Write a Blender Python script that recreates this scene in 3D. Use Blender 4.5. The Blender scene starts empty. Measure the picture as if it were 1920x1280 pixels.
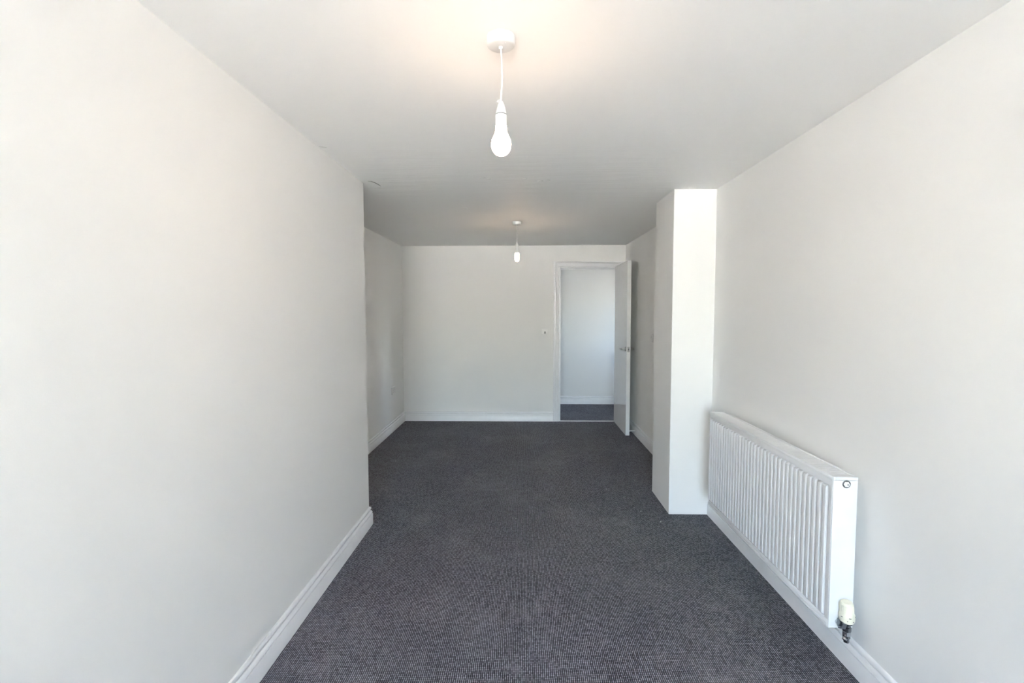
import bpy, bmesh, math, random
from mathutils import Vector, Matrix

scene = bpy.context.scene
COL = scene.collection

# ------------------------------------------------------------------ camera
F_PX, PITCH, YAW, ROLL, EYE = 928.77, 3.2775, 1.3679, -0.0587, 1.405
cam_data = bpy.data.cameras.new('camera')
cam_data.sensor_fit = 'HORIZONTAL'
cam_data.sensor_width = 36.0
cam_data.lens = F_PX / 1920.0 * 36.0
cam_data.clip_start = 0.02
cam = bpy.data.objects.new('camera', cam_data)
COL.objects.link(cam)
_p, _y, _r = (math.radians(v) for v in (PITCH, YAW, ROLL))
_fw = Vector((-math.sin(_y) * math.cos(_p), math.cos(_y) * math.cos(_p), -math.sin(_p)))
_rt = Vector((math.cos(_y), math.sin(_y), 0))
_up = _rt.cross(_fw)
_r2 = _rt * math.cos(_r) + _up * math.sin(_r)
_u2 = -_rt * math.sin(_r) + _up * math.cos(_r)
_m = Matrix((_r2, _u2, -_fw)).transposed().to_4x4()
_m.translation = (0, 0, EYE)
cam.matrix_world = _m
scene.camera = cam

# ------------------------------------------------------------------ light
SKY_STRENGTH = 0.42
SKY_SATURATION = 0.88
SUN_STRENGTH = 22.0
BULB_STRENGTH = 4.8
EXPOSURE = 4.38
SUN_ELEV, SUN_ROT = 48.0, 0.0

world = bpy.data.worlds.new('sky')
scene.world = world
world.use_nodes = True
_n = world.node_tree.nodes
_bg = _n['Background']
_sky = _n.new('ShaderNodeTexSky')
_sky.sky_type = 'NISHITA'
_sky.sun_disc = False
_sky.sun_elevation = math.radians(SUN_ELEV)
_sky.sun_rotation = math.radians(SUN_ROT)
_sky.air_density = 1.0
_sky.dust_density = 1.5
_sky.ozone_density = 1.0
_hs = _n.new('ShaderNodeHueSaturation')       # thin high cloud whitens the blue
_hs.inputs['Saturation'].default_value = SKY_SATURATION
world.node_tree.links.new(_sky.outputs[0], _hs.inputs['Color'])
world.node_tree.links.new(_hs.outputs[0], _bg.inputs[0])
_bg.inputs[1].default_value = SKY_STRENGTH

_sd = bpy.data.lights.new('sun_offscreen', 'SUN')
_sd.energy = SUN_STRENGTH
_sd.angle = math.radians(0.6)
_sd.color = (1.0, 0.95, 0.88)
sun = bpy.data.objects.new('sun_offscreen', _sd)
COL.objects.link(sun)
sun.location = (3, 8, 12)
# the sun stands behind the house (+Y side), so none falls straight through the window
sun.rotation_euler = (math.radians(-(90 - SUN_ELEV)), 0, 0)

WALL_FRONT = -3.0
# daylight outside the picture: the front window behind the camera, and the right end of the hall
# (the hall wall seen through the doorway brightens towards that side)
WIN = dict(x0=-0.95, x1=0.35, z0=0.30, z1=2.12)
HALL_END = 2.60
HWIN = dict(y0=6.85, y1=7.30, z0=1.00, z1=1.90)

def portal(name, loc, rz, w, h):
    d = bpy.data.lights.new(name, 'AREA')
    d.shape = 'RECTANGLE'
    d.size, d.size_y = w, h
    d.cycles.is_portal = True
    o = bpy.data.objects.new(name, d)
    COL.objects.link(o)
    o.location = loc
    o.rotation_euler = (math.radians(90), 0, math.radians(rz))

portal('window_front_offscreen', ((WIN['x0'] + WIN['x1']) / 2, WALL_FRONT - 0.26, (WIN['z0'] + WIN['z1']) / 2), 0, WIN['x1'] - WIN['x0'], WIN['z1'] - WIN['z0'])
portal('window_hall_offscreen', (HALL_END + 0.12, (HWIN['y0'] + HWIN['y1']) / 2, (HWIN['z0'] + HWIN['z1']) / 2), 90, HWIN['y1'] - HWIN['y0'], HWIN['z1'] - HWIN['z0'])

vs = scene.view_settings
scene.display_settings.display_device = 'sRGB'
vs.view_transform = 'Standard'
vs.look = 'None'
vs.gamma = 1.0
vs.exposure = EXPOSURE
vs.use_curve_mapping = False
scene.cycles.use_denoising = True
scene.cycles.max_bounces = 16
scene.cycles.diffuse_bounces = 10
scene.cycles.sample_clamp_indirect = 6.0

# ------------------------------------------------------------------ materials
class NT:
    def __init__(s, name):
        s.m = bpy.data.materials.new(name)
        s.m.use_nodes = True
        s.t = s.m.node_tree
        s.b = s.t.nodes['Principled BSDF']
    def add(s, kind, **kw):
        n = s.t.nodes.new(kind)
        for k, v in kw.items():
            setattr(n, k, v)
        return n
    def link(s, a, b):
        s.t.links.new(a, b)
    def val(s, sock, v):
        if isinstance(v, bpy.types.NodeSocket):
            s.link(v, sock)
        else:
            sock.default_value = v
    def math(s, op, a, b=0.0, clamp=False):
        n = s.add('ShaderNodeMath', operation=op)
        n.use_clamp = clamp
        s.val(n.inputs[0], a)
        s.val(n.inputs[1], b)
        return n.outputs[0]
    def ramp(s, fac, stops):
        n = s.add('ShaderNodeValToRGB')
        el = n.color_ramp.elements
        while len(el) < len(stops):
            el.new(0.5)
        for e, (p, c) in zip(el, stops):
            e.position = p
            e.color = c if len(c) == 4 else (*c, 1)
        s.val(n.inputs[0], fac)
        return n.outputs[0]
    def noise(s, vec, scale, detail=3, rough=0.55):
        n = s.add('ShaderNodeTexNoise')
        n.inputs['Scale'].default_value = scale
        n.inputs['Detail'].default_value = detail
        n.inputs['Roughness'].default_value = rough
        if vec is not None:
            s.link(vec, n.inputs['Vector'])
        return n.outputs['Fac']
    def mix(s, fac, a, b):
        n = s.add('ShaderNodeMix', data_type='RGBA')
        s.val(n.inputs[0], fac)
        s.val(n.inputs[6], a)
        s.val(n.inputs[7], b)
        return n.outputs[2]
    def bump(s, height, strength, dist):
        n = s.add('ShaderNodeBump')
        n.inputs['Strength'].default_value = strength
        n.inputs['Distance'].default_value = dist
        s.link(height, n.inputs['Height'])
        s.link(n.outputs[0], s.b.inputs['Normal'])
        return n

def plain(name, col, rough=0.5, metal=0.0, spec=0.5, var=0.02, scale=14.0):
    """Principled paint with a faint procedural tone variation."""
    t = NT(name)
    co = t.add('ShaderNodeTexCoord').outputs['Object']
    f = t.noise(co, scale, 3)
    c = t.ramp(f, [(0.3, tuple(max(0, x * (1 - var)) for x in col)), (0.7, tuple(min(1, x * (1 + var)) for x in col))])
    t.link(c, t.b.inputs['Base Color'])
    t.b.inputs['Roughness'].default_value = rough
    t.b.inputs['Metallic'].default_value = metal
    t.b.inputs['Specular IOR Level'].default_value = spec
    return t.m

def paint(name, col, rough, fine=0.0004, wav=0.0):
    """Rolled emulsion: slight stipple, slight tone variation."""
    t = NT(name)
    co = t.add('ShaderNodeTexCoord').outputs['Object']
    big = t.noise(co, 1.3, 2)
    c = t.ramp(big, [(0.3, tuple(x * 0.985 for x in col)), (0.7, col)])
    t.link(c, t.b.inputs['Base Color'])
    t.b.inputs['Roughness'].default_value = rough
    t.b.inputs['Specular IOR Level'].default_value = 0.3
    h = t.noise(co, 260, 2)
    if wav:
        w = t.noise(co, 3.0, 3)
        h = t.math('ADD', t.math('MULTIPLY', h, 0.08), t.math('MULTIPLY', w, wav))
        t.bump(h, 1.0, 0.01)
    else:
        t.bump(h, 0.5, fine)
    return t.m

M = {}
M['wall'] = paint('wall_emulsion', (0.875, 0.87, 0.855), 0.62)
M['trim'] = plain('satin_white_trim', (0.86, 0.86, 0.87), 0.33)
M['door'] = plain('door_white', (0.80, 0.80, 0.795), 0.10)
M['white_enamel'] = plain('radiator_enamel', (0.80, 0.80, 0.81), 0.32)
M['white_plastic'] = plain('white_plastic', (0.80, 0.795, 0.785), 0.35)
M['lamp_plastic'] = plain('lamp_white_plastic', (0.70, 0.695, 0.685), 0.35)
M['bright_plastic'] = plain('bright_white_plastic', (0.94, 0.935, 0.92), 0.35)
M['dark_plastic'] = plain('dark_plastic', (0.05, 0.05, 0.05), 0.45)
M['grey_plastic'] = plain('grey_plastic', (0.30, 0.30, 0.29), 0.4)
M['cream_plastic'] = plain('cream_plastic', (0.80, 0.765, 0.63), 0.4)
M['chrome'] = plain('chrome', (0.62, 0.63, 0.65), 0.16, 1.0)
M['dark_chrome'] = plain('aged_chrome', (0.26, 0.27, 0.29), 0.22, 1.0)
M['steel'] = plain('brushed_steel', (0.42, 0.42, 0.41), 0.3, 1.0)
M['vent_shade'] = plain('painted_vent_shade', (0.04, 0.04, 0.042), 0.6)  # near-black colour standing for the shade inside the vent gap
M['plaster'] = plain('plaster_crumb', (0.85, 0.85, 0.83), 0.8)
M['aluminium'] = plain('threshold_metal', (0.80, 0.78, 0.76), 0.35, 0.6)
M['ground'] = plain('outdoor_paving', (0.55, 0.535, 0.505), 0.9, var=0.1, scale=2.0)
M['dim_ground'] = plain('dim_ground_unseen', (0.075, 0.069, 0.062), 0.95, var=0.15, scale=3.0)  # kept dark so the unseen ground bounces little light indoors

M['crack'] = plain('plaster_crack', (0.42, 0.41, 0.39), 0.8)
CEILING_CRACKS = [[(-0.98, 3.144), (-0.961, 3.151), (-0.949, 3.177), (-0.939, 3.224), (-0.936, 3.273)], [(-0.97, 3.315), (-0.953, 3.309)], [(-1.02, 2.494), (-0.989, 2.51)]]
CEILING_SPOTS = [(-0.253, 3.084, 0.012), (-0.219, 3.116, 0.009), (0.006, 3.11, 0.01), (0.103, 3.168, 0.012), (0.146, 3.15, 0.012), (-0.467, 3.999, 0.012)]

def mat_ceiling():
    t = NT('ceiling_emulsion')
    co = t.add('ShaderNodeTexCoord').outputs['Object']
    big = t.noise(co, 1.1, 2)
    c = t.ramp(big, [(0.3, (0.885, 0.88, 0.865)), (0.7, (0.90, 0.895, 0.88))])
    t.link(c, t.b.inputs['Base Color'])
    t.b.inputs['Roughness'].default_value = 0.6
    t.b.inputs['Specular IOR Level'].default_value = 0.3
    # trowel waves, strongest round the old joint near y = 3.2
    sep = t.add('ShaderNodeSeparateXYZ')
    t.link(co, sep.inputs[0])
    d = t.math('ABSOLUTE', t.math('SUBTRACT', sep.outputs[1], 3.15))
    near = t.math('SUBTRACT', 1.0, t.math('DIVIDE', d, 0.9), clamp=True)
    mp = t.add('ShaderNodeMapping')
    mp.inputs['Scale'].default_value = (0.8, 4.0, 1)
    t.link(co, mp.inputs[0])
    w = t.noise(mp.outputs[0], 3.2, 4, 0.6)
    amt = t.math('ADD', t.math('MULTIPLY', near, 0.5), 0.12)
    h = t.math('MULTIPLY', w, amt)
    fine = t.math('MULTIPLY', t.noise(co, 240, 2), 0.02)
    t.bump(t.math('ADD', h, fine), 1.0, 0.012)
    return t.m
M['ceiling'] = mat_ceiling()

def mat_carpet():
    """Ribbed loop pile: straight ribs of pale grey loops over a dark ground, gaps also darkened as shade."""
    t = NT('loop_pile_carpet')
    co = t.add('ShaderNodeTexCoord').outputs['Object']
    wob = t.add('ShaderNodeTexNoise')
    wob.inputs['Scale'].default_value = 9.0
    wob.inputs['Detail'].default_value = 2.0
    t.link(co, wob.inputs['Vector'])
    wv = t.add('ShaderNodeVectorMath', operation='MULTIPLY_ADD')
    t.link(wob.outputs['Color'], wv.inputs[0])
    wv.inputs[1].default_value = (0.008, 0.010, 0)
    t.link(co, wv.inputs[2])
    sep = t.add('ShaderNodeSeparateXYZ')
    t.link(wv.outputs[0], sep.inputs[0])
    PX, PY = 0.0078, 0.0094
    u = t.math('DIVIDE', sep.outputs[0], PX)
    v = t.math('DIVIDE', sep.outputs[1], PY)
    su = t.math('ABSOLUTE', t.math('SINE', t.math('MULTIPLY', u, math.pi)))
    sv = t.math('ABSOLUTE', t.math('SINE', t.math('MULTIPLY', v, math.pi)))
    hu = t.math('POWER', su, 1.15)
    hv = t.math('ADD', t.math('MULTIPLY', sv, 0.5), 0.5)
    loop = t.math('MULTIPLY', hu, hv)
    # every loop has its own shade of yarn
    cell = t.add('ShaderNodeCombineXYZ')
    t.link(t.math('FLOOR', u), cell.inputs[0])
    t.link(t.math('FLOOR', v), cell.inputs[1])
    wn = t.add('ShaderNodeTexWhiteNoise', noise_dimensions='2D')
    t.link(cell.outputs[0], wn.inputs['Vector'])
    shade = t.math('ADD', t.math('MULTIPLY', wn.outputs['Value'], 0.62), 0.70)
    f = t.math('MULTIPLY', loop, shade)
    col = t.ramp(f, [(0.15, (0.021, 0.021, 0.025)), (0.50, (0.114, 0.111, 0.130)), (1.0, (0.385, 0.377, 0.422))])  # dark backing yarn, with the shade between loops painted in as well
    # plaster dust trodden into the pile and a few pale specks
    d1 = t.noise(co, 1.7, 5, 0.62)
    d2 = t.noise(co, 11.0, 4, 0.6)
    dust = t.math('MULTIPLY', t.math('SUBTRACT', d1, 0.47, clamp=True), t.math('SUBTRACT', d2, 0.30, clamp=True))
    dust = t.math('MULTIPLY', dust, 3.0, clamp=True)
    col = t.mix(dust, col, (0.42, 0.415, 0.435, 1))
    vor = t.add('ShaderNodeTexVoronoi')
    vor.inputs['Scale'].default_value = 15.0
    t.link(co, vor.inputs['Vector'])
    sc_ = t.add('ShaderNodeSeparateXYZ')
    t.link(vor.outputs['Color'], sc_.inputs[0])
    rare = t.math('GREATER_THAN', sc_.outputs[0], 0.90)
    spot = t.math('LESS_THAN', vor.outputs['Distance'], 0.045)
    col = t.mix(t.math('MULTIPLY', t.math('MULTIPLY', rare, spot), 0.7), col, (0.5, 0.5, 0.5, 1))
    t.link(col, t.b.inputs['Base Color'])
    t.b.inputs['Roughness'].default_value = 0.95
    t.b.inputs['Specular IOR Level'].default_value = 0.1
    t.bump(loop, 0.7, 0.003)
    return t.m
M['carpet'] = mat_carpet()

def mat_bulb(name, col, strength):
    t = NT(name)
    t.b.inputs['Base Color'].default_value = (0.9, 0.88, 0.85, 1)
    t.b.inputs['Roughness'].default_value = 0.3
    co = t.add('ShaderNodeTexCoord').outputs['Object']
    c = t.ramp(t.noise(co, 5.0, 1), [(0.0, col), (1.0, col)])
    t.link(c, t.b.inputs['Emission Color'])
    t.b.inputs['Emission Strength'].default_value = strength
    return t.m
M['bulb_warm'] = mat_bulb('lit_warm_bulb', (1.0, 0.72, 0.50), BULB_STRENGTH)
M['bulb_stick'] = mat_bulb('lit_stick_bulb', (1.0, 0.74, 0.48), BULB_STRENGTH * 1.0)

def mat_glass():
    t = NT('window_glass')
    nt = t.t
    out = nt.nodes['Material Output']
    tr = t.add('ShaderNodeBsdfTransparent')
    tr.inputs[0].default_value = (0.95, 0.96, 0.955, 1)
    gl = t.add('ShaderNodeBsdfGlossy')
    gl.inputs['Roughness'].default_value = 0.02
    fr = t.add('ShaderNodeFresnel')
    fr.inputs[0].default_value = 1.45
    mx = t.add('ShaderNodeMixShader')
    t.link(fr.outputs[0], mx.inputs[0])
    t.link(tr.outputs[0], mx.inputs[1])
    t.link(gl.outputs[0], mx.inputs[2])
    t.link(mx.outputs[0], out.inputs['Surface'])
    return t.m
M['glass'] = mat_glass()


# ------------------------------------------------------------------ mesh helpers
def bm_box(bm, x0, x1, y0, y1, z0, z1, bev=0.0, seg=2):
    vs_ = [bm.verts.new((x, y, z)) for z in (z0, z1) for y in (y0, y1) for x in (x0, x1)]
    fs = []
    for q in ((0, 2, 3, 1), (4, 5, 7, 6), (0, 1, 5, 4), (2, 6, 7, 3), (0, 4, 6, 2), (1, 3, 7, 5)):
        fs.append(bm.faces.new([vs_[i] for i in q]))
    if bev > 0:
        es = list({e for f in fs for e in f.edges})
        bmesh.ops.bevel(bm, geom=es, offset=bev, segments=seg, affect='EDGES', profile=0.5)
    return bm

def bm_lathe(bm, prof, segs=48, mat=None, cap=True):
    """prof: list of (radius, z) turned round Z."""
    rings = []
    mat = mat or Matrix.Identity(4)
    for r, z in prof:
        if r < 1e-6:
            rings.append([bm.verts.new(mat @ Vector((0, 0, z)))])
        else:
            rings.append([bm.verts.new(mat @ Vector((r * math.cos(2 * math.pi * k / segs), r * math.sin(2 * math.pi * k / segs), z))) for k in range(segs)])
    for a, b in zip(rings[:-1], rings[1:]):
        for k in range(segs):
            k2 = (k + 1) % segs
            if len(a) == 1 and len(b) == 1:
                continue
            if len(a) == 1:
                bm.faces.new((a[0], b[k2], b[k]))
            elif len(b) == 1:
                bm.faces.new((a[k], a[k2], b[0]))
            else:
                bm.faces.new((a[k], a[k2], b[k2], b[k]))
    if cap:
        for r_ in (rings[0], rings[-1]):
            if len(r_) > 2:
                bm.faces.new(r_)
    return bm

def bm_tube(bm, pts, rad, segs=12):
    """tube along a polyline; rad may be a number or list"""
    pts = [Vector(p) for p in pts]
    rr = rad if isinstance(rad, (list, tuple)) else [rad] * len(pts)
    rings = []
    ref = None
    for i, p in enumerate(pts):
        a = pts[max(0, i - 1)]
        b = pts[min(len(pts) - 1, i + 1)]
        tdir = (b - a).normalized()
        if ref is None:
            ref = tdir.orthogonal().normalized()
        ref = (ref - tdir * ref.dot(tdir)).normalized()
        n2 = tdir.cross(ref)
        rings.append([bm.verts.new(p + (ref * math.cos(2 * math.pi * k / segs) + n2 * math.sin(2 * math.pi * k / segs)) * rr[i]) for k in range(segs)])
    for a, b in zip(rings[:-1], rings[1:]):
        for k in range(segs):
            k2 = (k + 1) % segs
            bm.faces.new((a[k], a[k2], b[k2], b[k]))
    bm.faces.new(rings[0][::-1])
    bm.faces.new(rings[-1])
    return bm

def bm_sweep(bm, path, prof, left=True):
    """Sweep a profile (offset from wall, height) along a floor polyline with mitred corners.
    The profile sticks out to the left of the travel direction (or right)."""
    P = [Vector((x, y)) for x, y in path]
    sgn = 1.0 if left else -1.0
    rings = []
    for i, p in enumerate(P):
        def nrm(a, b):
            d = (b - a).normalized()
            return Vector((-d.y, d.x)) * sgn
        if i == 0:
            off = nrm(P[0], P[1])
        elif i == len(P) - 1:
            off = nrm(P[-2], P[-1])
        else:
            n1, n2 = nrm(P[i - 1], p), nrm(p, P[i + 1])
            off = (n1 + n2)
            off = off / (off.length_squared / 2.0) if off.length > 1e-6 else n1
            # (n1+n2)/(1+n1.n2)
            off = (n1 + n2) / (1.0 + n1.dot(n2))
        rings.append([bm.verts.new((p.x + off.x * t, p.y + off.y * t, z)) for t, z in prof])
    n = len(prof)
    for a, b in zip(rings[:-1], rings[1:]):
        for k in range(n):
            k2 = (k + 1) % n
            bm.faces.new((a[k], a[k2], b[k2], b[k]))
    bm.faces.new(rings[0])
    bm.faces.new(rings[-1][::-1])
    return bm

def obj(name, bm, mat, parent=None, smooth=None, loc=None):
    bmesh.ops.recalc_face_normals(bm, faces=bm.faces[:])
    me = bpy.data.meshes.new(name)
    bm.to_mesh(me)
    bm.free()
    me.materials.append(M[mat])
    if smooth is not None:
        try:
            me.shade_smooth()
            me.set_sharp_from_angle(angle=math.radians(smooth))
        except Exception:
            pass
    o = bpy.data.objects.new(name, me)
    COL.objects.link(o)
    if parent is not None:
        o.parent = parent
    if loc is not None:
        o.location = loc
    return o

def struct(name, bm, mat, parent=None, smooth=None, label=None):
    o = obj(name, bm, mat, parent, smooth)
    if parent is None:
        o['kind'] = 'structure'
        if label:
            o['label'] = label
    return o

def thing(name, label, cat, loc=(0, 0, 0), group=None):
    o = bpy.data.objects.new(name, None)
    o.empty_display_size = 0.05
    COL.objects.link(o)
    o.location = loc
    o['label'] = label
    o['category'] = cat
    if group:
        o['group'] = group
    return o

def new():
    return bmesh.new()

# ------------------------------------------------------------------ room shell
XL, XR = -1.0269, 1.2976          # near left wall, right wall
YL = 3.1966                       # end of the near left wall
XA = -1.5692                      # alcove (far left) wall
YB = 6.3915                       # back wall
PXL, PY1, PY2 = 1.0128, 3.4135, 3.8649   # boxed pillar
YF = WALL_FRONT
H1, HB = 2.2338, 2.267
OPX0, OPX1, OPZ = 0.466, 1.213, 1.978    # doorway
YBO = YB + 0.12
YH = 7.631                        # hall back wall
HX0, HX1 = XA - 0.12, HALL_END

def ceil_z(y):
    return H1 if y < 3.2 else H1 + (y - 3.2) * (HB - H1) / (YB - 3.2)

b = new(); bm_box(b, XA - 0.12, XR + 0.12, YF - 0.25, YB, -0.12, 0.0)
struct('floor', b, 'carpet')
b = new(); bm_box(b, HX0, HX1, YB, YH + 0.1, -0.12, 0.0)
struct('floor_hall', b, 'carpet')

def ceiling_mesh():
    bm = bmesh.new()
    ys = [YF - 0.25, 1.0, 2.0, 2.9] + [2.9 + 0.05 * k for k in range(1, 13)] + [4.2, 5.0, YB + 0.001]
    rows = []
    for y in ys:
        z = ceil_z(y)
        if 2.9 < y < 3.5:                      # ease the kink between the two ceiling planes
            k = (y - 2.9) / 0.6
            z = (1 - k) * H1 + k * ceil_z(3.5) - 0.0009 * math.sin(math.pi * k)
        rows.append([bm.verts.new((x, y, z)) for x in (XA - 0.12, XR + 0.12)] + [bm.verts.new((x, y, 2.45)) for x in (XR + 0.12, XA - 0.12)])
    for a, c in zip(rows[:-1], rows[1:]):
        for k in range(4):
            bm.faces.new((a[k], a[(k + 1) % 4], c[(k + 1) % 4], c[k]))
    bm.faces.new(rows[0]); bm.faces.new(rows[-1][::-1])
    return bm
struct('ceiling', ceiling_mesh(), 'ceiling', smooth=30)
b = new(); bm_box(b, HX0, HX1, YB + 0.002, YH + 0.1, HB, 2.45)
struct('ceiling_hall', b, 'ceiling')

def holed_wall(bm, x0, x1, y0, y1, z0, z1, hx0, hx1, hz0, hz1):
    """wall slab in XZ with one rectangular opening (single mesh)"""
    xs, zs = [x0, hx0, hx1, x1], [z0, hz0, hz1, z1]
    solid = lambda i, k: 0 <= i < 3 and 0 <= k < 3 and xs[i + 1] - xs[i] > 1e-6 and zs[k + 1] - zs[k] > 1e-6 and not (i == 1 and k == 1)
    cache = {}
    def v(i, k, y):
        key = (round(xs[i], 5), y, round(zs[k], 5))
        if key not in cache:
            cache[key] = bm.verts.new(key)
        return cache[key]
    for i in range(3):
        for k in range(3):
            if not solid(i, k):
                continue
            bm.faces.new((v(i, k, y0), v(i + 1, k, y0), v(i + 1, k + 1, y0), v(i, k + 1, y0)))
            bm.faces.new((v(i, k, y1), v(i, k + 1, y1), v(i + 1, k + 1, y1), v(i + 1, k, y1)))
            if not solid(i - 1, k): bm.faces.new((v(i, k, y0), v(i, k + 1, y0), v(i, k + 1, y1), v(i, k, y1)))
            if not solid(i + 1, k): bm.faces.new((v(i + 1, k, y0), v(i + 1, k, y1), v(i + 1, k + 1, y1), v(i + 1, k + 1, y0)))
            if not solid(i, k - 1): bm.faces.new((v(i, k, y0), v(i, k, y1), v(i + 1, k, y1), v(i + 1, k, y0)))
            if not solid(i, k + 1): bm.faces.new((v(i, k + 1, y0), v(i + 1, k + 1, y0), v(i + 1, k + 1, y1), v(i, k + 1, y1)))
    return bm

def side_wall(y0, y1, x0, x1, z1, w):
    """wall slab in YZ with one window opening w"""
    bm = bmesh.new()
    holed_wall(bm, -y1, -y0, x0, x1, 0.0, z1, -w['y1'], -w['y0'], w['z0'], w['z1'])
    bmesh.ops.rotate(bm, verts=bm.verts[:], cent=(0, 0, 0), matrix=Matrix.Rotation(math.radians(-90), 3, 'Z'))
    return bm

b = new(); bm_box(b, XA - 0.12, XL, YF, YL, 0.0, 2.44)
struct('wall_left', b, 'wall')
b = new(); bm_box(b, XA - 0.12, XA, YL, YB, 0.0, 2.44)
struct('wall_alcove', b, 'wall')
b = new(); bm_box(b, XR, XR + 0.12, YF, YB, 0.0, 2.44)
struct('wall_right', b, 'wall')
b = new(); bm_box(b, PXL, XR, PY1, PY2, 0.0, 2.30, 0.002, 1)
struct('wall_pillar', b, 'wall')

b = new(); holed_wall(b, XA - 0.12, HX1, YB, YBO, 0.0, 2.44, OPX0 - 0.028, OPX1 + 0.028, 0.0, OPZ + 0.028)
struct('wall_back', b, 'wall')
b = new(); holed_wall(b, XA - 0.12, XR + 0.12, YF - 0.25, YF, 0.0, 2.44, WIN['x0'], WIN['x1'], WIN['z0'], WIN['z1'])
struct('wall_front', b, 'wall')
b = new(); bm_box(b, HX0, HX1, YH, YH + 0.1, 0.0, 2.44)
struct('wall_hall_back', b, 'wall')
b = new(); bm_box(b, HX0 - 0.1, HX0, YB, YH + 0.1, 0.0, 2.44)
struct('wall_hall_left', b, 'wall')
struct('wall_hall_right', side_wall(YB, YH + 0.1, HX1, HX1 + 0.1, 2.44, HWIN), 'wall')

# ------------------------------------------------------------------ skirting
SK = [(0.0, 0.0), (0.0200, 0.0), (0.0200, 0.0725), (0.0180, 0.0755), (0.0125, 0.0762), (0.0125, 0.0795), (0.0180, 0.0812),
      (0.0178, 0.0840), (0.0145, 0.0920), (0.0105, 0.0975), (0.0085, 0.0988), (0.0045, 0.0990), (0.0045, 0.1025), (0.0100, 0.1040),
      (0.0120, 0.1080), (0.0112, 0.1145), (0.0085, 0.1198), (0.0045, 0.1225), (0.0, 0.1230)]
b = new(); bm_sweep(b, [(XL, YF), (XL, YL), (XA, YL), (XA, YB), (OPX0 - 0.086, YB)], SK, left=False)
struct('baseboard_left', b, 'trim', smooth=35)
b = new(); bm_sweep(b, [(XR, YF), (XR, PY1)], SK, left=True)
struct('baseboard_right', b, 'trim', smooth=35)
b = new(); bm_sweep(b, [(XR, PY2), (XR, YB - 0.024)], SK, left=True)
struct('baseboard_right_far', b, 'trim', smooth=35)
b = new(); bm_sweep(b, [(HX0, YH), (HX1, YH)], SK, left=False)
struct('baseboard_hall', b, 'trim', smooth=35)

# ------------------------------------------------------------------ doorway trim
def lining():
    bm = bmesh.new()
    y0, y1 = YB - 0.001, YBO + 0.001
    bm_box(bm, OPX0 - 0.028, OPX0, y0, y1, 0.0, OPZ + 0.028, 0.001, 1)
    bm_box(bm, OPX1, OPX1 + 0.028, y0, y1, 0.0, OPZ + 0.028, 0.001, 1)
    bm_box(bm, OPX0, OPX1, y0, y1, OPZ, OPZ + 0.028, 0.001, 1)
    return bm
tr = struct('trim_1', lining(), 'trim', label='white painted door lining round the doorway in the back wall')
b = new()
bm_box(b, OPX0, OPX0 + 0.012, YB + 0.05, YB + 0.085, 0.0, OPZ - 0.012, 0.001, 1)
obj('door_stop_bead', b, 'trim', tr)
b = new()
bm_box(b, OPX1 - 0.012, OPX1, YB + 0.05, YB + 0.085, 0.0, OPZ - 0.012, 0.001, 1)
obj('door_stop_bead', b, 'trim', tr)
b = new()
bm_box(b, OPX0, OPX1, YB + 0.05, YB + 0.085, OPZ - 0.012, OPZ, 0.001, 1)
obj('door_stop_bead', b, 'trim', tr)

# moulded architrave: profile (distance from opening, proud of wall)
AP = [(0.0, 0.0), (0.0, 0.012), (0.002, 0.0145), (0.016, 0.0145), (0.0175, 0.010), (0.0215, 0.010), (0.023, 0.0150), (0.040, 0.017),
      (0.050, 0.019), (0.052, 0.013), (0.057, 0.013), (0.060, 0.021), (0.070, 0.023), (0.078, 0.021), (0.080, 0.0)]
def architrave():
    pieces = []
    g = 0.005
    x0, x1, zt = OPX0 - g, OPX1 + g, OPZ + g
    def strip(fn_a, fn_b):
        bm = bmesh.new()
        ra = [bm.verts.new(fn_a(w, d)) for w, d in AP]
        rb = [bm.verts.new(fn_b(w, d)) for w, d in AP]
        n = len(AP)
        for k in range(n):
            bm.faces.new((ra[k], ra[(k + 1) % n], rb[(k + 1) % n], rb[k]))
        bm.faces.new(ra); bm.faces.new(rb[::-1])
        return bm
    pieces.append(strip(lambda w, d: (x0 - w, YB - d, 0.0), lambda w, d: (x0 - w, YB - d, zt + w)))
    pieces.append(strip(lambda w, d: (x0 - w, YB - d, zt + w), lambda w, d: (x1 + w, YB - d, zt + w)))
    pieces.append(strip(lambda w, d: (x1 + w, YB - d, zt + w), lambda w, d: (x1 + w, YB - d, 0.0)))
    return pieces
ar = bpy.data.objects.new('trim_2', None)
COL.objects.link(ar)
ar['kind'] = 'structure'
ar['label'] = 'white moulded architrave round the doorway in the back wall'
for bm_ in architrave():
    obj('architrave', bm_, 'trim', ar, smooth=30)
b = new(); bm_box(b, OPX0 + 0.0005, OPX1 - 0.0005, YB - 0.012, YB + 0.022, 0.0, 0.006, 0.002, 2)
struct('trim_3', b, 'aluminium', label='thin pale metal threshold strip across the doorway carpet joint')

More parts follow.
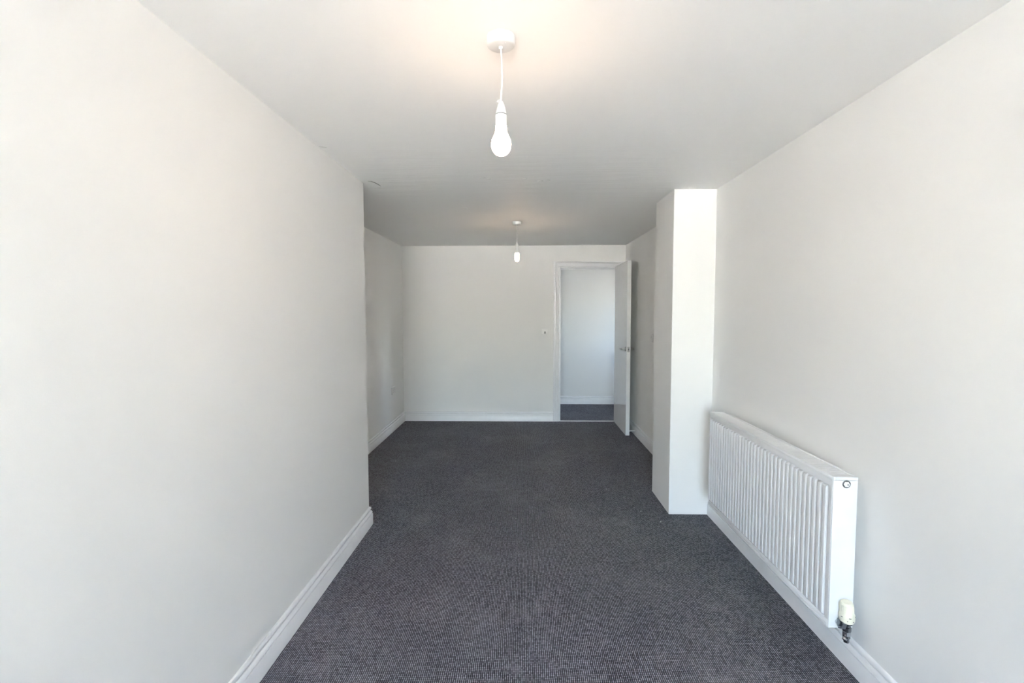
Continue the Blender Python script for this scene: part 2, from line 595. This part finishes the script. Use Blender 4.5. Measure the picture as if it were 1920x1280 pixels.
# ------------------------------------------------------------------ door leaf (open into the room)
DX0, DX1 = 1.162, 1.206
DYH, DYF = YB - 0.026, 5.618        # hinge edge, free edge
DZ0, DZ1 = 0.008, 1.992
b = new(); bm_box(b, DX0, DX1, DYF, DYH, DZ0, DZ1, 0.0015, 2)
door = struct('door_1', b, 'door', label='plain white flush door standing open into the room')
HZ = 0.994
def lever(side):
    """lever handle on a round rose; side = -1 on the left face, +1 on the right face"""
    bm = bmesh.new()
    x = DX0 if side < 0 else DX1
    yh = DYF + 0.055
    rot = Matrix.Translation((x, yh, HZ)) @ Matrix.Rotation(math.radians(90 * side), 4, 'Y')
    bm_lathe(bm, [(0.0, 0.0), (0.026, 0.0), (0.026, 0.007), (0.024, 0.009), (0.011, 0.0095), (0.0095, 0.012), (0.0095, 0.04), (0.0, 0.04)], 28, rot, cap=False)
    bm_tube(bm, [(x + side * 0.040, yh - 0.006, HZ), (x + side * 0.047, yh + 0.004, HZ), (x + side * 0.050, yh + 0.022, HZ),
                 (x + side * 0.050, yh + 0.070, HZ), (x + side * 0.049, yh + 0.110, HZ - 0.001), (x + side * 0.044, yh + 0.122, HZ - 0.001)],
            [0.0095, 0.0098, 0.0098, 0.0095, 0.0092, 0.0075], 14)
    return bm
for s in (-1, 1):
    h = obj('door_handle', lever(s), 'steel', door, smooth=40)
    h['label'] = 'brushed steel lever handle'
b = new(); bm_box(b, DX0 + 0.009, DX1 - 0.009, DYF - 0.0015, DYF + 0.003, HZ - 0.032, HZ + 0.028, 0.001, 1)
lp = obj('latch_plate', b, 'steel', door)
b = new(); bm_box(b, DX0 + 0.016, DX1 - 0.016, DYF - 0.009, DYF, HZ - 0.011, HZ + 0.009, 0.003, 2)
obj('latch_bolt', b, 'dark_chrome', lp)
for zc in (0.23, 0.99, 1.78):
    b = new()
    bm_tube(b, [(DX1 + 0.003, DYH + 0.003, zc - 0.05), (DX1 + 0.003, DYH + 0.003, zc + 0.05)], 0.0055, 10)
    obj('hinge', b, 'steel', door, smooth=40)

# ------------------------------------------------------------------ window behind the camera and the ground outside
def window():
    bm = bmesh.new()
    x0, x1, z0, z1 = WIN['x0'], WIN['x1'], WIN['z0'], WIN['z1']
    y0, y1 = YF - 0.20, YF - 0.14
    w = 0.055
    bm_box(bm, x0, x0 + w, y0, y1, z0, z1, 0.004, 1)
    bm_box(bm, x1 - w, x1, y0, y1, z0, z1, 0.004, 1)
    bm_box(bm, x0 + w, x1 - w, y0, y1, z0, z0 + w, 0.004, 1)
    bm_box(bm, x0 + w, x1 - w, y0, y1, z1 - w, z1, 0.004, 1)
    xm = (x0 + x1) / 2
    bm_box(bm, xm - 0.035, xm + 0.035, y0, y1, z0 + w, z1 - w, 0.004, 1)
    return bm
win = struct('window_1', window(), 'trim', label='white framed two light window in the front wall')
_xm = (WIN['x0'] + WIN['x1']) / 2
for xa, xb in ((WIN['x0'] + 0.05, _xm - 0.03), (_xm + 0.03, WIN['x1'] - 0.05)):
    b = new(); bm_box(b, xa, xb, YF - 0.172, YF - 0.168, WIN['z0'] + 0.05, WIN['z1'] - 0.05)
    obj('pane', b, 'glass', win)
b = new(); bm_box(b, WIN['x0'] - 0.03, WIN['x1'] + 0.03, YF - 0.14, YF + 0.03, WIN['z0'] - 0.025, WIN['z0'], 0.004, 2)
obj('window_sill', b, 'trim', win)

def side_window(name, label, x0, w):
    bm = bmesh.new()
    x1 = x0 + 0.05
    y0, y1, z0, z1, t = w['y0'], w['y1'], w['z0'], w['z1'], 0.045
    bm_box(bm, x0, x1, y0, y0 + t, z0, z1, 0.004, 1)
    bm_box(bm, x0, x1, y1 - t, y1, z0, z1, 0.004, 1)
    bm_box(bm, x0, x1, y0 + t, y1 - t, z0, z0 + t, 0.004, 1)
    bm_box(bm, x0, x1, y0 + t, y1 - t, z1 - t, z1, 0.004, 1)
    o = struct(name, bm, 'trim', label=label)
    bm = bmesh.new()
    bm_box(bm, x0 + 0.023, x0 + 0.027, y0 + t - 0.005, y1 - t + 0.005, z0 + t - 0.005, z1 - t + 0.005)
    obj('pane', bm, 'glass', o)
side_window('window_2', 'white framed window at the end of the hall', HX1 + 0.03, HWIN)

b = new(); bm_box(b, -60, 60, -60, 60, -0.70, -0.47)  # added ground out of view, shaped to hold down bounced light
struct('dim_ground_slab', b, 'dim_ground', label='unseen dark ground added round the house to limit bounced light')
b = new(); bm_box(b, -4.5, 4.5, -40, YF - 0.25, -0.60, -0.45)
struct('ground', b, 'ground', label='pale paved terrace outside the front window')

# ------------------------------------------------------------------ radiator
def radiator():
    XF, XBK = 1.163, 1.258
    Y0, Y1 = 1.862, 3.100
    Z0, Z1 = 0.200, 0.788
    root = thing('radiator', 'long white fluted panel radiator mounted on the right wall before the pillar', 'radiator', ((XF + XBK) / 2, (Y0 + Y1) / 2, 0.0))
    off = Vector(root.location)
    def part(name, bm, mat, parent=None, smooth=None):
        bmesh.ops.translate(bm, verts=bm.verts[:], vec=-off)
        return obj(name, bm, mat, parent or root, smooth)
    # front panel: flat sheet with rounded rim
    bm = new(); bm_box(bm, XF + 0.0095, XF + 0.020, Y0 + 0.006, Y1 - 0.006, Z0 + 0.002, Z1 - 0.010, 0.004, 3)
    front = part('front_panel', bm, 'white_enamel', smooth=40)
    # vertical pressed flutes (raised waterways)
    N = 35
    ya, yb = 3.080, 1.908
    pitch = (ya - yb) / (N - 1)
    hw_t, hw_b = 0.0094, 0.0110
    zt, zb = Z1 - 0.041, Z0 + 0.030
    xs0, xs1 = XF + 0.0105, XF - 0.0020
    bm = new()
    sec = [(-hw_b, xs0), (-hw_t - 0.001, xs1 + 0.0012), (-hw_t + 0.002, xs1), (hw_t - 0.002, xs1), (hw_t + 0.001, xs1 + 0.0012), (hw_b, xs0)]
    levels = [(zb, 0.86, 0.0), (zb + 0.006, 0.97, 0.9), (zb + 0.012, 1.0, 1.0), (zt - 0.012, 1.0, 1.0), (zt - 0.006, 0.97, 0.9), (zt, 0.86, 0.0)]
    rings = []
    for z, sw, sh in levels:
        rings.append([bm.verts.new((xs0 + (x - xs0) * sh - off.x, yy * sw, z - off.z)) for yy, x in sec])
    for a, c in zip(rings[:-1], rings[1:]):
        for k in range(len(sec) - 1):
            bm.faces.new((a[k], a[k + 1], c[k + 1], c[k]))
    fl = obj('flute', bm, 'white_enamel', front, smooth=18)
    fl.location = (0, ya - off.y, 0)
    for i in range(1, N):
        c = fl.copy()
        COL.objects.link(c)
        c.parent = front
        c.location = (0, ya - i * pitch - off.y, 0)
    # flat border of the pressed sheet round the fluted field
    bm = new()
    bm_box(bm, XF + 0.0035, XF + 0.012, Y0 + 0.006, Y1 - 0.006, zt + 0.001, Z1 - 0.010, 0.002, 2)
    bm_box(bm, XF + 0.0035, XF + 0.012, Y0 + 0.006, Y1 - 0.006, Z0 + 0.002, zb - 0.001, 0.002, 2)
    bm_box(bm, XF + 0.0035, XF + 0.012, Y0 + 0.006, yb - hw_b - 0.010, zb - 0.002, zt + 0.002, 0.0005, 1)
    part('panel_border', bm, 'white_enamel', smooth=40)
    # rolled bottom and top seam lines of the front panel
    bm = new(); bm_box(bm, XF + 0.001, XF + 0.010, Y0 + 0.004, Y1 - 0.004, Z1 - 0.016, Z1 - 0.004, 0.004, 3)
    part('top_rim', bm, 'white_enamel', smooth=40)
    bm = new(); bm_box(bm, XF + 0.002, XF + 0.009, Y0 + 0.006, Y1 - 0.006, Z0, Z0 + 0.012, 0.003, 3)
    part('bottom_rim', bm, 'white_enamel', smooth=40)
    # back panel
    bm = new(); bm_box(bm, XBK - 0.014, XBK - 0.002, Y0 + 0.006, Y1 - 0.006, Z0 + 0.002, Z1 - 0.010, 0.004, 2)
    part('back_panel', bm, 'white_enamel', smooth=40)
    # convector core seen through the grille
    bm = new()
    for i in range(60):
        y = Y0 + 0.03 + i * (Y1 - Y0 - 0.06) / 59
        bm_box(bm, XF + 0.018, XBK - 0.016, y - 0.0006, y + 0.0006, Z0 + 0.03, Z1 - 0.04)
    cv = part('convector_fins', bm, 'white_enamel')
    cv['kind'] = 'stuff'
    # end panels
    bm = new(); bm_box(bm, XF + 0.0045, XBK, Y0, Y0 + 0.004, Z0, Z1 - 0.014, 0.0015, 2)
    bm_box(bm, XF + 0.0045, XF + 0.0065, Y0 + 0.002, Y0 + 0.014, Z0, Z1 - 0.014, 0.0006, 1)
    bm_box(bm, XBK - 0.002, XBK, Y0 + 0.002, Y0 + 0.014, Z0, Z1 - 0.014, 0.0006, 1)
    end = part('end_panel', bm, 'white_enamel', smooth=40)
    bm = new(); bm_box(bm, XF + 0.0045, XBK, Y1 - 0.004, Y1, Z0, Z1 - 0.014, 0.0015, 2)
    part('end_panel', bm, 'white_enamel', smooth=40)
    # top grille: frame + cross bars
    gz0, gz1 = Z1 - 0.013, Z1
    bm = new()
    bm_box(bm, XF + 0.003, XF + 0.012, Y0 - 0.001, Y1 + 0.001, gz0, gz1, 0.0025, 2)
    bm_box(bm, XBK - 0.008, XBK + 0.001, Y0 - 0.001, Y1 + 0.001, gz0, gz1, 0.0025, 2)
    bm_box(bm, XF + 0.010, XBK - 0.006, Y0 - 0.001, Y0 + 0.018, gz0, gz1 - 0.0006, 0.0025, 2)
    bm_box(bm, XF + 0.010, XBK - 0.006, Y1 - 0.018, Y1 + 0.001, gz0, gz1 - 0.0006, 0.0025, 2)
    gr = part('top_grille', bm, 'white_enamel', smooth=40)
    NB = 44
    bm = new(); bm_box(bm, XF + 0.011 - off.x, XBK - 0.007 - off.x, -0.0118, 0.0118, gz0 + 0.004 - off.z, gz1 - 0.0035 - off.z, 0.0012, 1)
    bar = obj('grille_bar', bm, 'white_enamel', gr)
    for i in range(NB):
        o = bar if i == 0 else bar.copy()
        if i:
            COL.objects.link(o)
            o.parent = gr
        o.location = (0, Y0 + 0.034 + i * (Y1 - Y0 - 0.068) / (NB - 1) - off.y, 0)
    # blanking plug / air vent at the top of the near end
    RY = Matrix.Rotation(math.radians(90), 4, 'X')     # local +Z -> world -Y
    pm = Matrix.Translation((1.215, Y0 - 0.0002, 0.7605)) @ RY
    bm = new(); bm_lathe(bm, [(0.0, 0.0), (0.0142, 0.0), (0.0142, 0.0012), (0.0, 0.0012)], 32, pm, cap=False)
    shade_disc = part('vent_shade_disc', bm, 'vent_shade', smooth=40)  # flat dark disc, paints the shade of the gap round the plug
    bm = new(); bm_lathe(bm, [(0.0125, 0.0), (0.0150, 0.0), (0.0150, 0.0022), (0.0138, 0.0026), (0.0128, 0.002)], 32, pm, cap=False)
    part('vent_ring', bm, 'dark_chrome', smooth=40)
    bm = new(); bm_lathe(bm, [(0.0, 0.004), (0.003, 0.004), (0.0036, 0.0052), (0.0104, 0.0052), (0.0112, 0.004), (0.0112, 0.001), (0.0, 0.001)], 6, pm, cap=False)
    plug = part('vent_plug', bm, 'white_plastic', smooth=30)
    bm = new(); bm_lathe(bm, [(0.0, 0.0068), (0.0024, 0.0068), (0.003, 0.006), (0.003, 0.004), (0.0, 0.004)], 12,
                         pm @ Matrix.Translation((0.0035, -0.001, 0)), cap=False)
    part('vent_screw', bm, 'grey_plastic', plug, smooth=40)
    # little embossed line under the vent
    bm = new(); bm_box(bm, 1.203, 1.222, Y0 - 0.0008, Y0 + 0.001, 0.7395, 0.7405)
    part('stamp_mark', bm, 'white_enamel', end)
    # wall brackets
    for y in (Y0 + 0.22, Y1 - 0.22):
        bm = new(); bm_box(bm, XBK - 0.003, XR, y - 0.02, y + 0.02, Z0 + 0.06, Z1 - 0.06, 0.002, 1)
        part('wall_bracket', bm, 'white_enamel')
    # ---- thermostatic valve on the near end
    vx, vy = 1.224, 1.842
    V = lambda z: Matrix.Translation((vx, vy, z))
    bm = new()
    bm_lathe(bm, [(0.0, 0.0), (0.0090, 0.0), (0.0095, 0.002), (0.0095, 0.016), (0.0128, 0.018), (0.0128, 0.032), (0.0118, 0.034),
                  (0.0118, 0.044), (0.0150, 0.046), (0.0150, 0.060), (0.0120, 0.062), (0.0120, 0.070), (0.0175, 0.072), (0.0175, 0.086), (0.0, 0.086)], 24, V(0.158), cap=False)
    body = part('valve_body', bm, 'dark_chrome', smooth=35)
    bm = new()    # union nut to the radiator, to the left of the body
    um = Matrix.Translation((vx, vy, 0.222)) @ Matrix.Rotation(math.radians(-72), 4, 'Y') 
    bm_lathe(bm, [(0.0, 0.006), (0.0105, 0.006), (0.0105, 0.012), (0.0180, 0.013), (0.0192, 0.016), (0.0192, 0.027), (0.0176, 0.029), (0.0105, 0.029), (0.0105, 0.034), (0.0, 0.034)], 6, um, cap=False)
    part('union_nut', bm, 'dark_chrome', body, smooth=30)
    bm = new()    # tail piece going into the radiator end
    bm_tube(bm, [(vx - 0.022, vy, 0.226), (vx - 0.024, vy + 0.012, 0.226), (vx - 0.024, Y0 + 0.004, 0.226)], 0.009, 12)
    part('tail_pipe', bm, 'chrome', body, smooth=40)
    bm = new()    # lower compression nut
    bm_lathe(bm, [(0.0125, -0.001), (0.0148, 0.0), (0.0155, 0.002), (0.0155, 0.014), (0.0148, 0.016), (0.0125, 0.017)], 6, V(0.186), cap=False)
    part('compression_nut', bm, 'chrome', body, smooth=30)
    bm = new()
    bm_tube(bm, [(vx - 0.012, vy - 0.006, 0.170), (vx - 0.004, vy - 0.001, 0.178)], [0.008, 0.009], 12)
    part('drain_spout', bm, 'chrome', body, smooth=40)
    # thermostatic head, tilted slightly
    hm = Matrix.Translation((vx, vy, 0.237)) @ Matrix.Rotation(math.radians(-3), 4, 'Y') @ Matrix.Scale(0.93, 4)
    bm = new()
    bm_lathe(bm, [(0.0, 0.0), (0.0200, 0.0), (0.0245, 0.003), (0.0275, 0.010), (0.0290, 0.024), (0.0285, 0.033), (0.0265, 0.036), (0.0255, 0.040),
                  (0.0240, 0.074), (0.0228, 0.080), (0.0195, 0.0845), (0.0, 0.0865)], 40, hm, cap=False)
    head = part('valve_head', bm, 'cream_plastic', body, smooth=35)
    head['label'] = 'cream plastic thermostatic valve head'
    bm = new()    # raised grip ribs round the upper collar
    for k in range(20):
        a = 2 * math.pi * k / 20
        r = 0.0243
        c = Matrix.Rotation(a, 4, 'Z')
        mm = hm @ c
        tmp = [Vector((r - 0.0015, -0.0016, 0.050)), Vector((r + 0.0016, -0.0012, 0.050)), Vector((r + 0.0016, 0.0012, 0.050)), Vector((r - 0.0015, 0.0016, 0.050)),
               Vector((r - 0.0030, -0.0016, 0.078)), Vector((r + 0.0002, -0.0012, 0.076)), Vector((r + 0.0002, 0.0012, 0.076)), Vector((r - 0.0030, 0.0016, 0.078))]
        vv = [bm.verts.new(mm @ q) for q in tmp]
        for q in ((0, 1, 2, 3), (4, 7, 6, 5), (0, 4, 5, 1), (1, 5, 6, 2), (2, 6, 7, 3), (3, 7, 4, 0)):
            bm.faces.new([vv[i] for i in q])
    part('grip_ribs', bm, 'cream_plastic', body)
    # dark slots and dots on the head's skirt
    bm = new()
    for a, z, w, hh in ((-100, 0.030, 0.0085, 0.0022), (-40, 0.030, 0.0065, 0.0022), (-160, 0.030, 0.0065, 0.0022)):
        mm = hm @ Matrix.Rotation(math.radians(a), 4, 'Z')
        for d in (0,):
            vv = [bm.verts.new(mm @ Vector((x, y, zz))) for zz in (z - hh / 2, z + hh / 2) for x in (0.0275, 0.0293) for y in (-w / 2, w / 2)]
            for q in ((0, 1, 3, 2), (4, 6, 7, 5), (0, 4, 5, 1), (1, 5, 7, 3), (3, 7, 6, 2), (2, 6, 4, 0)):
                bm.faces.new([vv[i] for i in q])
    for a, z in ((-118, 0.017), (-72, 0.014)):
        mm = hm @ Matrix.Rotation(math.radians(a), 4, 'Z')
        w = 0.0022
        vv = [bm.verts.new(mm @ Vector((x, y, zz))) for zz in (z - w, z + w) for x in (0.026, 0.0289) for y in (-w / 2, w / 2)]
        for q in ((0, 1, 3, 2), (4, 6, 7, 5), (0, 4, 5, 1), (1, 5, 7, 3), (3, 7, 6, 2), (2, 6, 4, 0)):
            bm.faces.new([vv[i] for i in q])
    part('head_marks', bm, 'dark_plastic', body)
    return root
radiator()

# ------------------------------------------------------------------ pendant lights
def pendant(label, loc, drop, bulb_kind, bulb_mat):
    x, y, zc = loc
    root = thing('pendant_light', label, 'light', (x, y, zc))
    R = lambda dx, z: Matrix.Translation((dx, 0, z))
    bm = new()
    bm_lathe(bm, [(0.0, 0.002), (0.0425, 0.002), (0.0425, -0.0215), (0.0415, -0.0250), (0.0385, -0.0275), (0.0330, -0.0285), (0.0, -0.0290)], 64, cap=False)
    rose = obj('ceiling_rose', bm, 'lamp_plastic', root, smooth=35)
    bm = new()
    bm_lathe(bm, [(0.0, -0.0285), (0.0068, -0.0285), (0.0068, -0.0335), (0.0050, -0.0360), (0.0030, -0.0365), (0.0, -0.0365)], 24, cap=False)
    obj('cord_outlet', bm, 'lamp_plastic', rose, smooth=40)
    bm = new()
    bm_lathe(bm, [(0.0, -0.0280), (0.0028, -0.0280), (0.0028, -0.0296), (0.0, -0.0300)], 14, Matrix.Translation((0.014, -0.022, 0)), cap=False)
    obj('rose_screw', bm, 'lamp_plastic', rose, smooth=40)
    # slightly bowed flex
    zt, zb = -0.034, -drop
    pts = []
    for k in range(17):
        t = k / 16
        pts.append((0.0022 * math.sin(math.pi * t) + 0.002 * t * (1 - t) * 2 - 0.001 * t, 0, zt + (zb - zt) * t))
    bm = new(); bm_tube(bm, pts, 0.0027, 12)
    obj('cord', bm, 'lamp_plastic', root, smooth=60)
    # lamp holder: domed cap, dark seam, skirt
    z0 = -drop
    bm = new()
    bm_lathe(bm, [(0.0, 0.004), (0.0048, 0.004), (0.0062, 0.001), (0.0095, -0.006), (0.0130, -0.016), (0.0155, -0.026), (0.0163, -0.034), (0.0, -0.034)], 40, R(0, z0), cap=False)
    hold = obj('lamp_holder', bm, 'lamp_plastic', root, smooth=40)
    bm = new()
    bm_lathe(bm, [(0.0, -0.0335), (0.0105, -0.0335), (0.0105, -0.0370), (0.0, -0.0370)], 40, R(0, z0), cap=False)
    obj('holder_seam', bm, 'lamp_plastic', hold, smooth=40)
    bm = new()
    bm_lathe(bm, [(0.0, -0.0368), (0.0168, -0.0368), (0.0172, -0.040), (0.0172, -0.066), (0.0165, -0.070), (0.0150, -0.0705), (0.0, -0.0705)], 40, R(0, z0), cap=False)
    obj('holder_skirt', bm, 'lamp_plastic', hold, smooth=40)
    bm = new()      # flex loop at the cord grip
    pts = [(-0.0035 + 0.0045 * math.cos(a) - 0.004, 0, z0 + 0.004 + 0.0045 * math.sin(a)) for a in [math.radians(20 + 30 * k) for k in range(12)]]
    bm_tube(bm, pts, 0.0017, 8)
    obj('cord_grip', bm, 'lamp_plastic', hold, smooth=60)
    zb0 = z0 - 0.0700
    bm = new()
    if bulb_kind == 'globe':
        prof = [(0.0, 0.002), (0.0165, 0.002), (0.0172, -0.004), (0.0174, -0.013), (0.0190, -0.020), (0.0235, -0.0295), (0.0282, -0.0405), (0.0304, -0.052),
                (0.0298, -0.061), (0.0275, -0.069), (0.0235, -0.0765), (0.0175, -0.0825), (0.0100, -0.0860), (0.0, -0.0872)]
        bm_lathe(bm, prof, 48, R(0, zb0), cap=False)
        obj('bulb', bm, bulb_mat, root, smooth=60)
    else:
        prof = [(0.0, 0.002), (0.0150, 0.002), (0.0165, -0.003), (0.0190, -0.010), (0.0190, -0.020), (0.0, -0.020)]
        bm_lathe(bm, prof, 40, R(0, zb0), cap=False)
        o = obj('bulb_cap', bm, 'lamp_plastic', root, smooth=40)
        bm = new()
        prof = [(0.0, -0.019), (0.0185, -0.019), (0.0190, -0.024), (0.0190, -0.080), (0.0180, -0.087), (0.0150, -0.093), (0.0090, -0.0965), (0.0, -0.0975)]
        bm_lathe(bm, prof, 40, R(0, zb0), cap=False)
        obj('bulb', bm, bulb_mat, root, smooth=60)
    return root
pendant('white pendant light with a lit round bulb hanging on the flat ceiling near the radiator', (-0.069, 1.539, H1), H1 - 2.041, 'globe', 'bulb_warm')
pendant('white pendant light with a lit tube shaped bulb hanging before the back wall', (-0.063, 4.655, ceil_z(4.655)), ceil_z(4.655) - 2.052, 'stick', 'bulb_stick')

# ------------------------------------------------------------------ wall fittings
def thermostat():
    cx, cz, y = 0.271, 1.163, YB
    root = thing('thermostat', 'small white room thermostat with a dark centred dial left of the doorway', 'thermostat', (cx, y, cz))
    bm = new(); bm_box(bm, -0.0425, 0.0425, -0.008, 0.0, -0.036, 0.038, 0.003, 2)
    obj('backplate', bm, 'white_plastic', root, smooth=40)
    bm = new(); bm_box(bm, -0.040, 0.040, -0.040, -0.007, -0.033, 0.036, 0.005, 3)
    obj('cover', bm, 'bright_plastic', root, smooth=40)
    bm = new()
    bm_lathe(bm, [(0.0, 0.030), (0.025, 0.030), (0.025, 0.042), (0.023, 0.045), (0.0, 0.045)], 32, Matrix.Translation((0, 0, -0.006)) @ Matrix.Rotation(math.radians(90), 4, 'X'), cap=False)
    d = obj('dial', bm, 'bright_plastic', root, smooth=40)
    bm = new(); bm_box(bm, -0.0095, 0.0095, -0.050, -0.042, -0.022, 0.006, 0.002, 2)
    obj('dial_pointer', bm, 'grey_plastic', d, smooth=40)
thermostat()

def light_switch():
    root = thing('light_switch', 'white wall switch plate on the right wall behind the pillar edge', 'switch', (XR, 5.035, 1.152))
    bm = new(); bm_box(bm, -0.009, 0.0, -0.045, 0.045, -0.043, 0.043, 0.003, 2)
    obj('plate', bm, 'white_plastic', root, smooth=40)
    bm = new()
    vv = [(-0.012, -0.012, -0.02), (-0.012, 0.012, -0.02), (-0.0085, 0.012, -0.02), (-0.0085, -0.012, -0.02),
          (-0.0155, -0.012, 0.02), (-0.0155, 0.012, 0.02), (-0.0085, 0.012, 0.02), (-0.0085, -0.012, 0.02)]
    vv = [bm.verts.new(q) for q in vv]
    for q in ((0, 1, 2, 3), (4, 7, 6, 5), (0, 4, 5, 1), (1, 5, 6, 2), (2, 6, 7, 3), (3, 7, 4, 0)):
        bm.faces.new([vv[i] for i in q])
    obj('rocker', bm, 'white_plastic', root)
    for s in (-1, 1):
        bm = new()
        bm_lathe(bm, [(0.0, 0.0085), (0.0032, 0.0085), (0.0030, 0.0098), (0.0, 0.0100)], 12,
                 Matrix.Translation((0, s * 0.030, 0)) @ Matrix.Rotation(math.radians(-90), 4, 'Y'), cap=False)
        obj('screw', bm, 'chrome', root, smooth=40)
light_switch()

def socket():
    root = thing('double_socket', 'white double power socket low on the alcove wall', 'socket', (XA, 5.873, 0.480))
    bm = new(); bm_box(bm, 0.0, 0.010, -0.073, 0.073, -0.043, 0.043, 0.003, 2)
    obj('plate', bm, 'white_plastic', root, smooth=40)
    for s in (-1, 1):
        c = s * 0.037
        bm = new(); bm_box(bm, 0.009, 0.0125, c - 0.008, c + 0.008, 0.014, 0.034, 0.0012, 2)
        obj('rocker', bm, 'white_plastic', root, smooth=40)
        for (dy, dz, w, h) in ((0, 0.004, 0.004, 0.008), (-0.011, -0.018, 0.0075, 0.004), (0.011, -0.018, 0.0075, 0.004)):
            bm = new(); bm_box(bm, 0.0095, 0.0104, c + dy - w / 2, c + dy + w / 2, dz - h / 2, dz + h / 2)
            obj('pin_hole_shade', bm, 'grey_plastic', root)  # grey slips on the plate face, painted as the shade in the holes
socket()

def door_stop():
    x0 = XR - 0.018
    root = thing('door_stop', 'thin white door stop rod fixed to the skirting behind the open door', 'door stop', (x0, 5.640, 0.058))
    RY = Matrix.Rotation(math.radians(-90), 4, 'Y')       # local +Z -> -X
    bm = new(); bm_lathe(bm, [(0.0, -0.001), (0.012, -0.001), (0.012, 0.003), (0.008, 0.006), (0.0, 0.006)], 20, RY, cap=False)
    obj('mounting_flange', bm, 'white_plastic', root, smooth=40)
    bm = new(); bm_lathe(bm, [(0.0, 0.004), (0.0052, 0.004), (0.0052, 0.058), (0.0, 0.058)], 16, RY, cap=False)
    obj('rod', bm, 'white_plastic', root, smooth=40)
    bm = new(); bm_lathe(bm, [(0.0, 0.057), (0.0085, 0.057), (0.0085, 0.070), (0.006, 0.0735), (0.0, 0.074)], 16, RY, cap=False)
    obj('rubber_tip', bm, 'white_plastic', root, smooth=40)
door_stop()

# ------------------------------------------------------------------ old plaster marks on the ceiling
def strip(pts, w, z_off):
    """thin raised bead following a polyline on the ceiling"""
    bm = bmesh.new()
    P = [Vector((x, y, ceil_z(y) - z_off)) for x, y in pts]
    bm_tube(bm, P, [w * (0.35 if i in (0, len(P) - 1) else 1.0) for i in range(len(P))], 6)
    return bm
CEIL = bpy.data.objects['ceiling']
for pts in CEILING_CRACKS:
    obj('plaster_crack', strip(pts, 0.0022, 0.0002), 'crack', CEIL)
for x, y, r in CEILING_SPOTS:
    bm = new()
    bmesh.ops.create_icosphere(bm, subdivisions=2, radius=r)
    for v in bm.verts:
        v.co.z *= 0.22
        v.co.x *= 1.6
    o = obj('filler_spot', bm, 'plaster', CEIL, smooth=60)
    o.location = (x, y, ceil_z(y) - 0.0008)

# ------------------------------------------------------------------ plaster crumbs on the carpet
random.seed(4)
for (x, y, r) in ((0.922, 3.283, 0.0062), (0.766, 3.729, 0.0050), (0.660, 3.899, 0.0044), (0.685, 3.621, 0.0036), (0.933, 4.12, 0.0042),
                  (-0.055, 3.318, 0.0036), (0.83, 3.46, 0.0034), (-1.22, 4.62, 0.0042)):
    bm = new()
    r *= 0.8
    bmesh.ops.create_icosphere(bm, subdivisions=1, radius=r)
    for v in bm.verts:
        v.co *= random.uniform(0.7, 1.25)
        v.co.z = v.co.z * 0.6
    o = obj('plaster_crumb', bm, 'plaster')
    o.location = (x, y, r * 0.45)
    o['label'] = 'tiny white crumb of plaster lying on the grey carpet'
    o['category'] = 'crumb'
    o['group'] = 'plaster crumbs on the carpet'
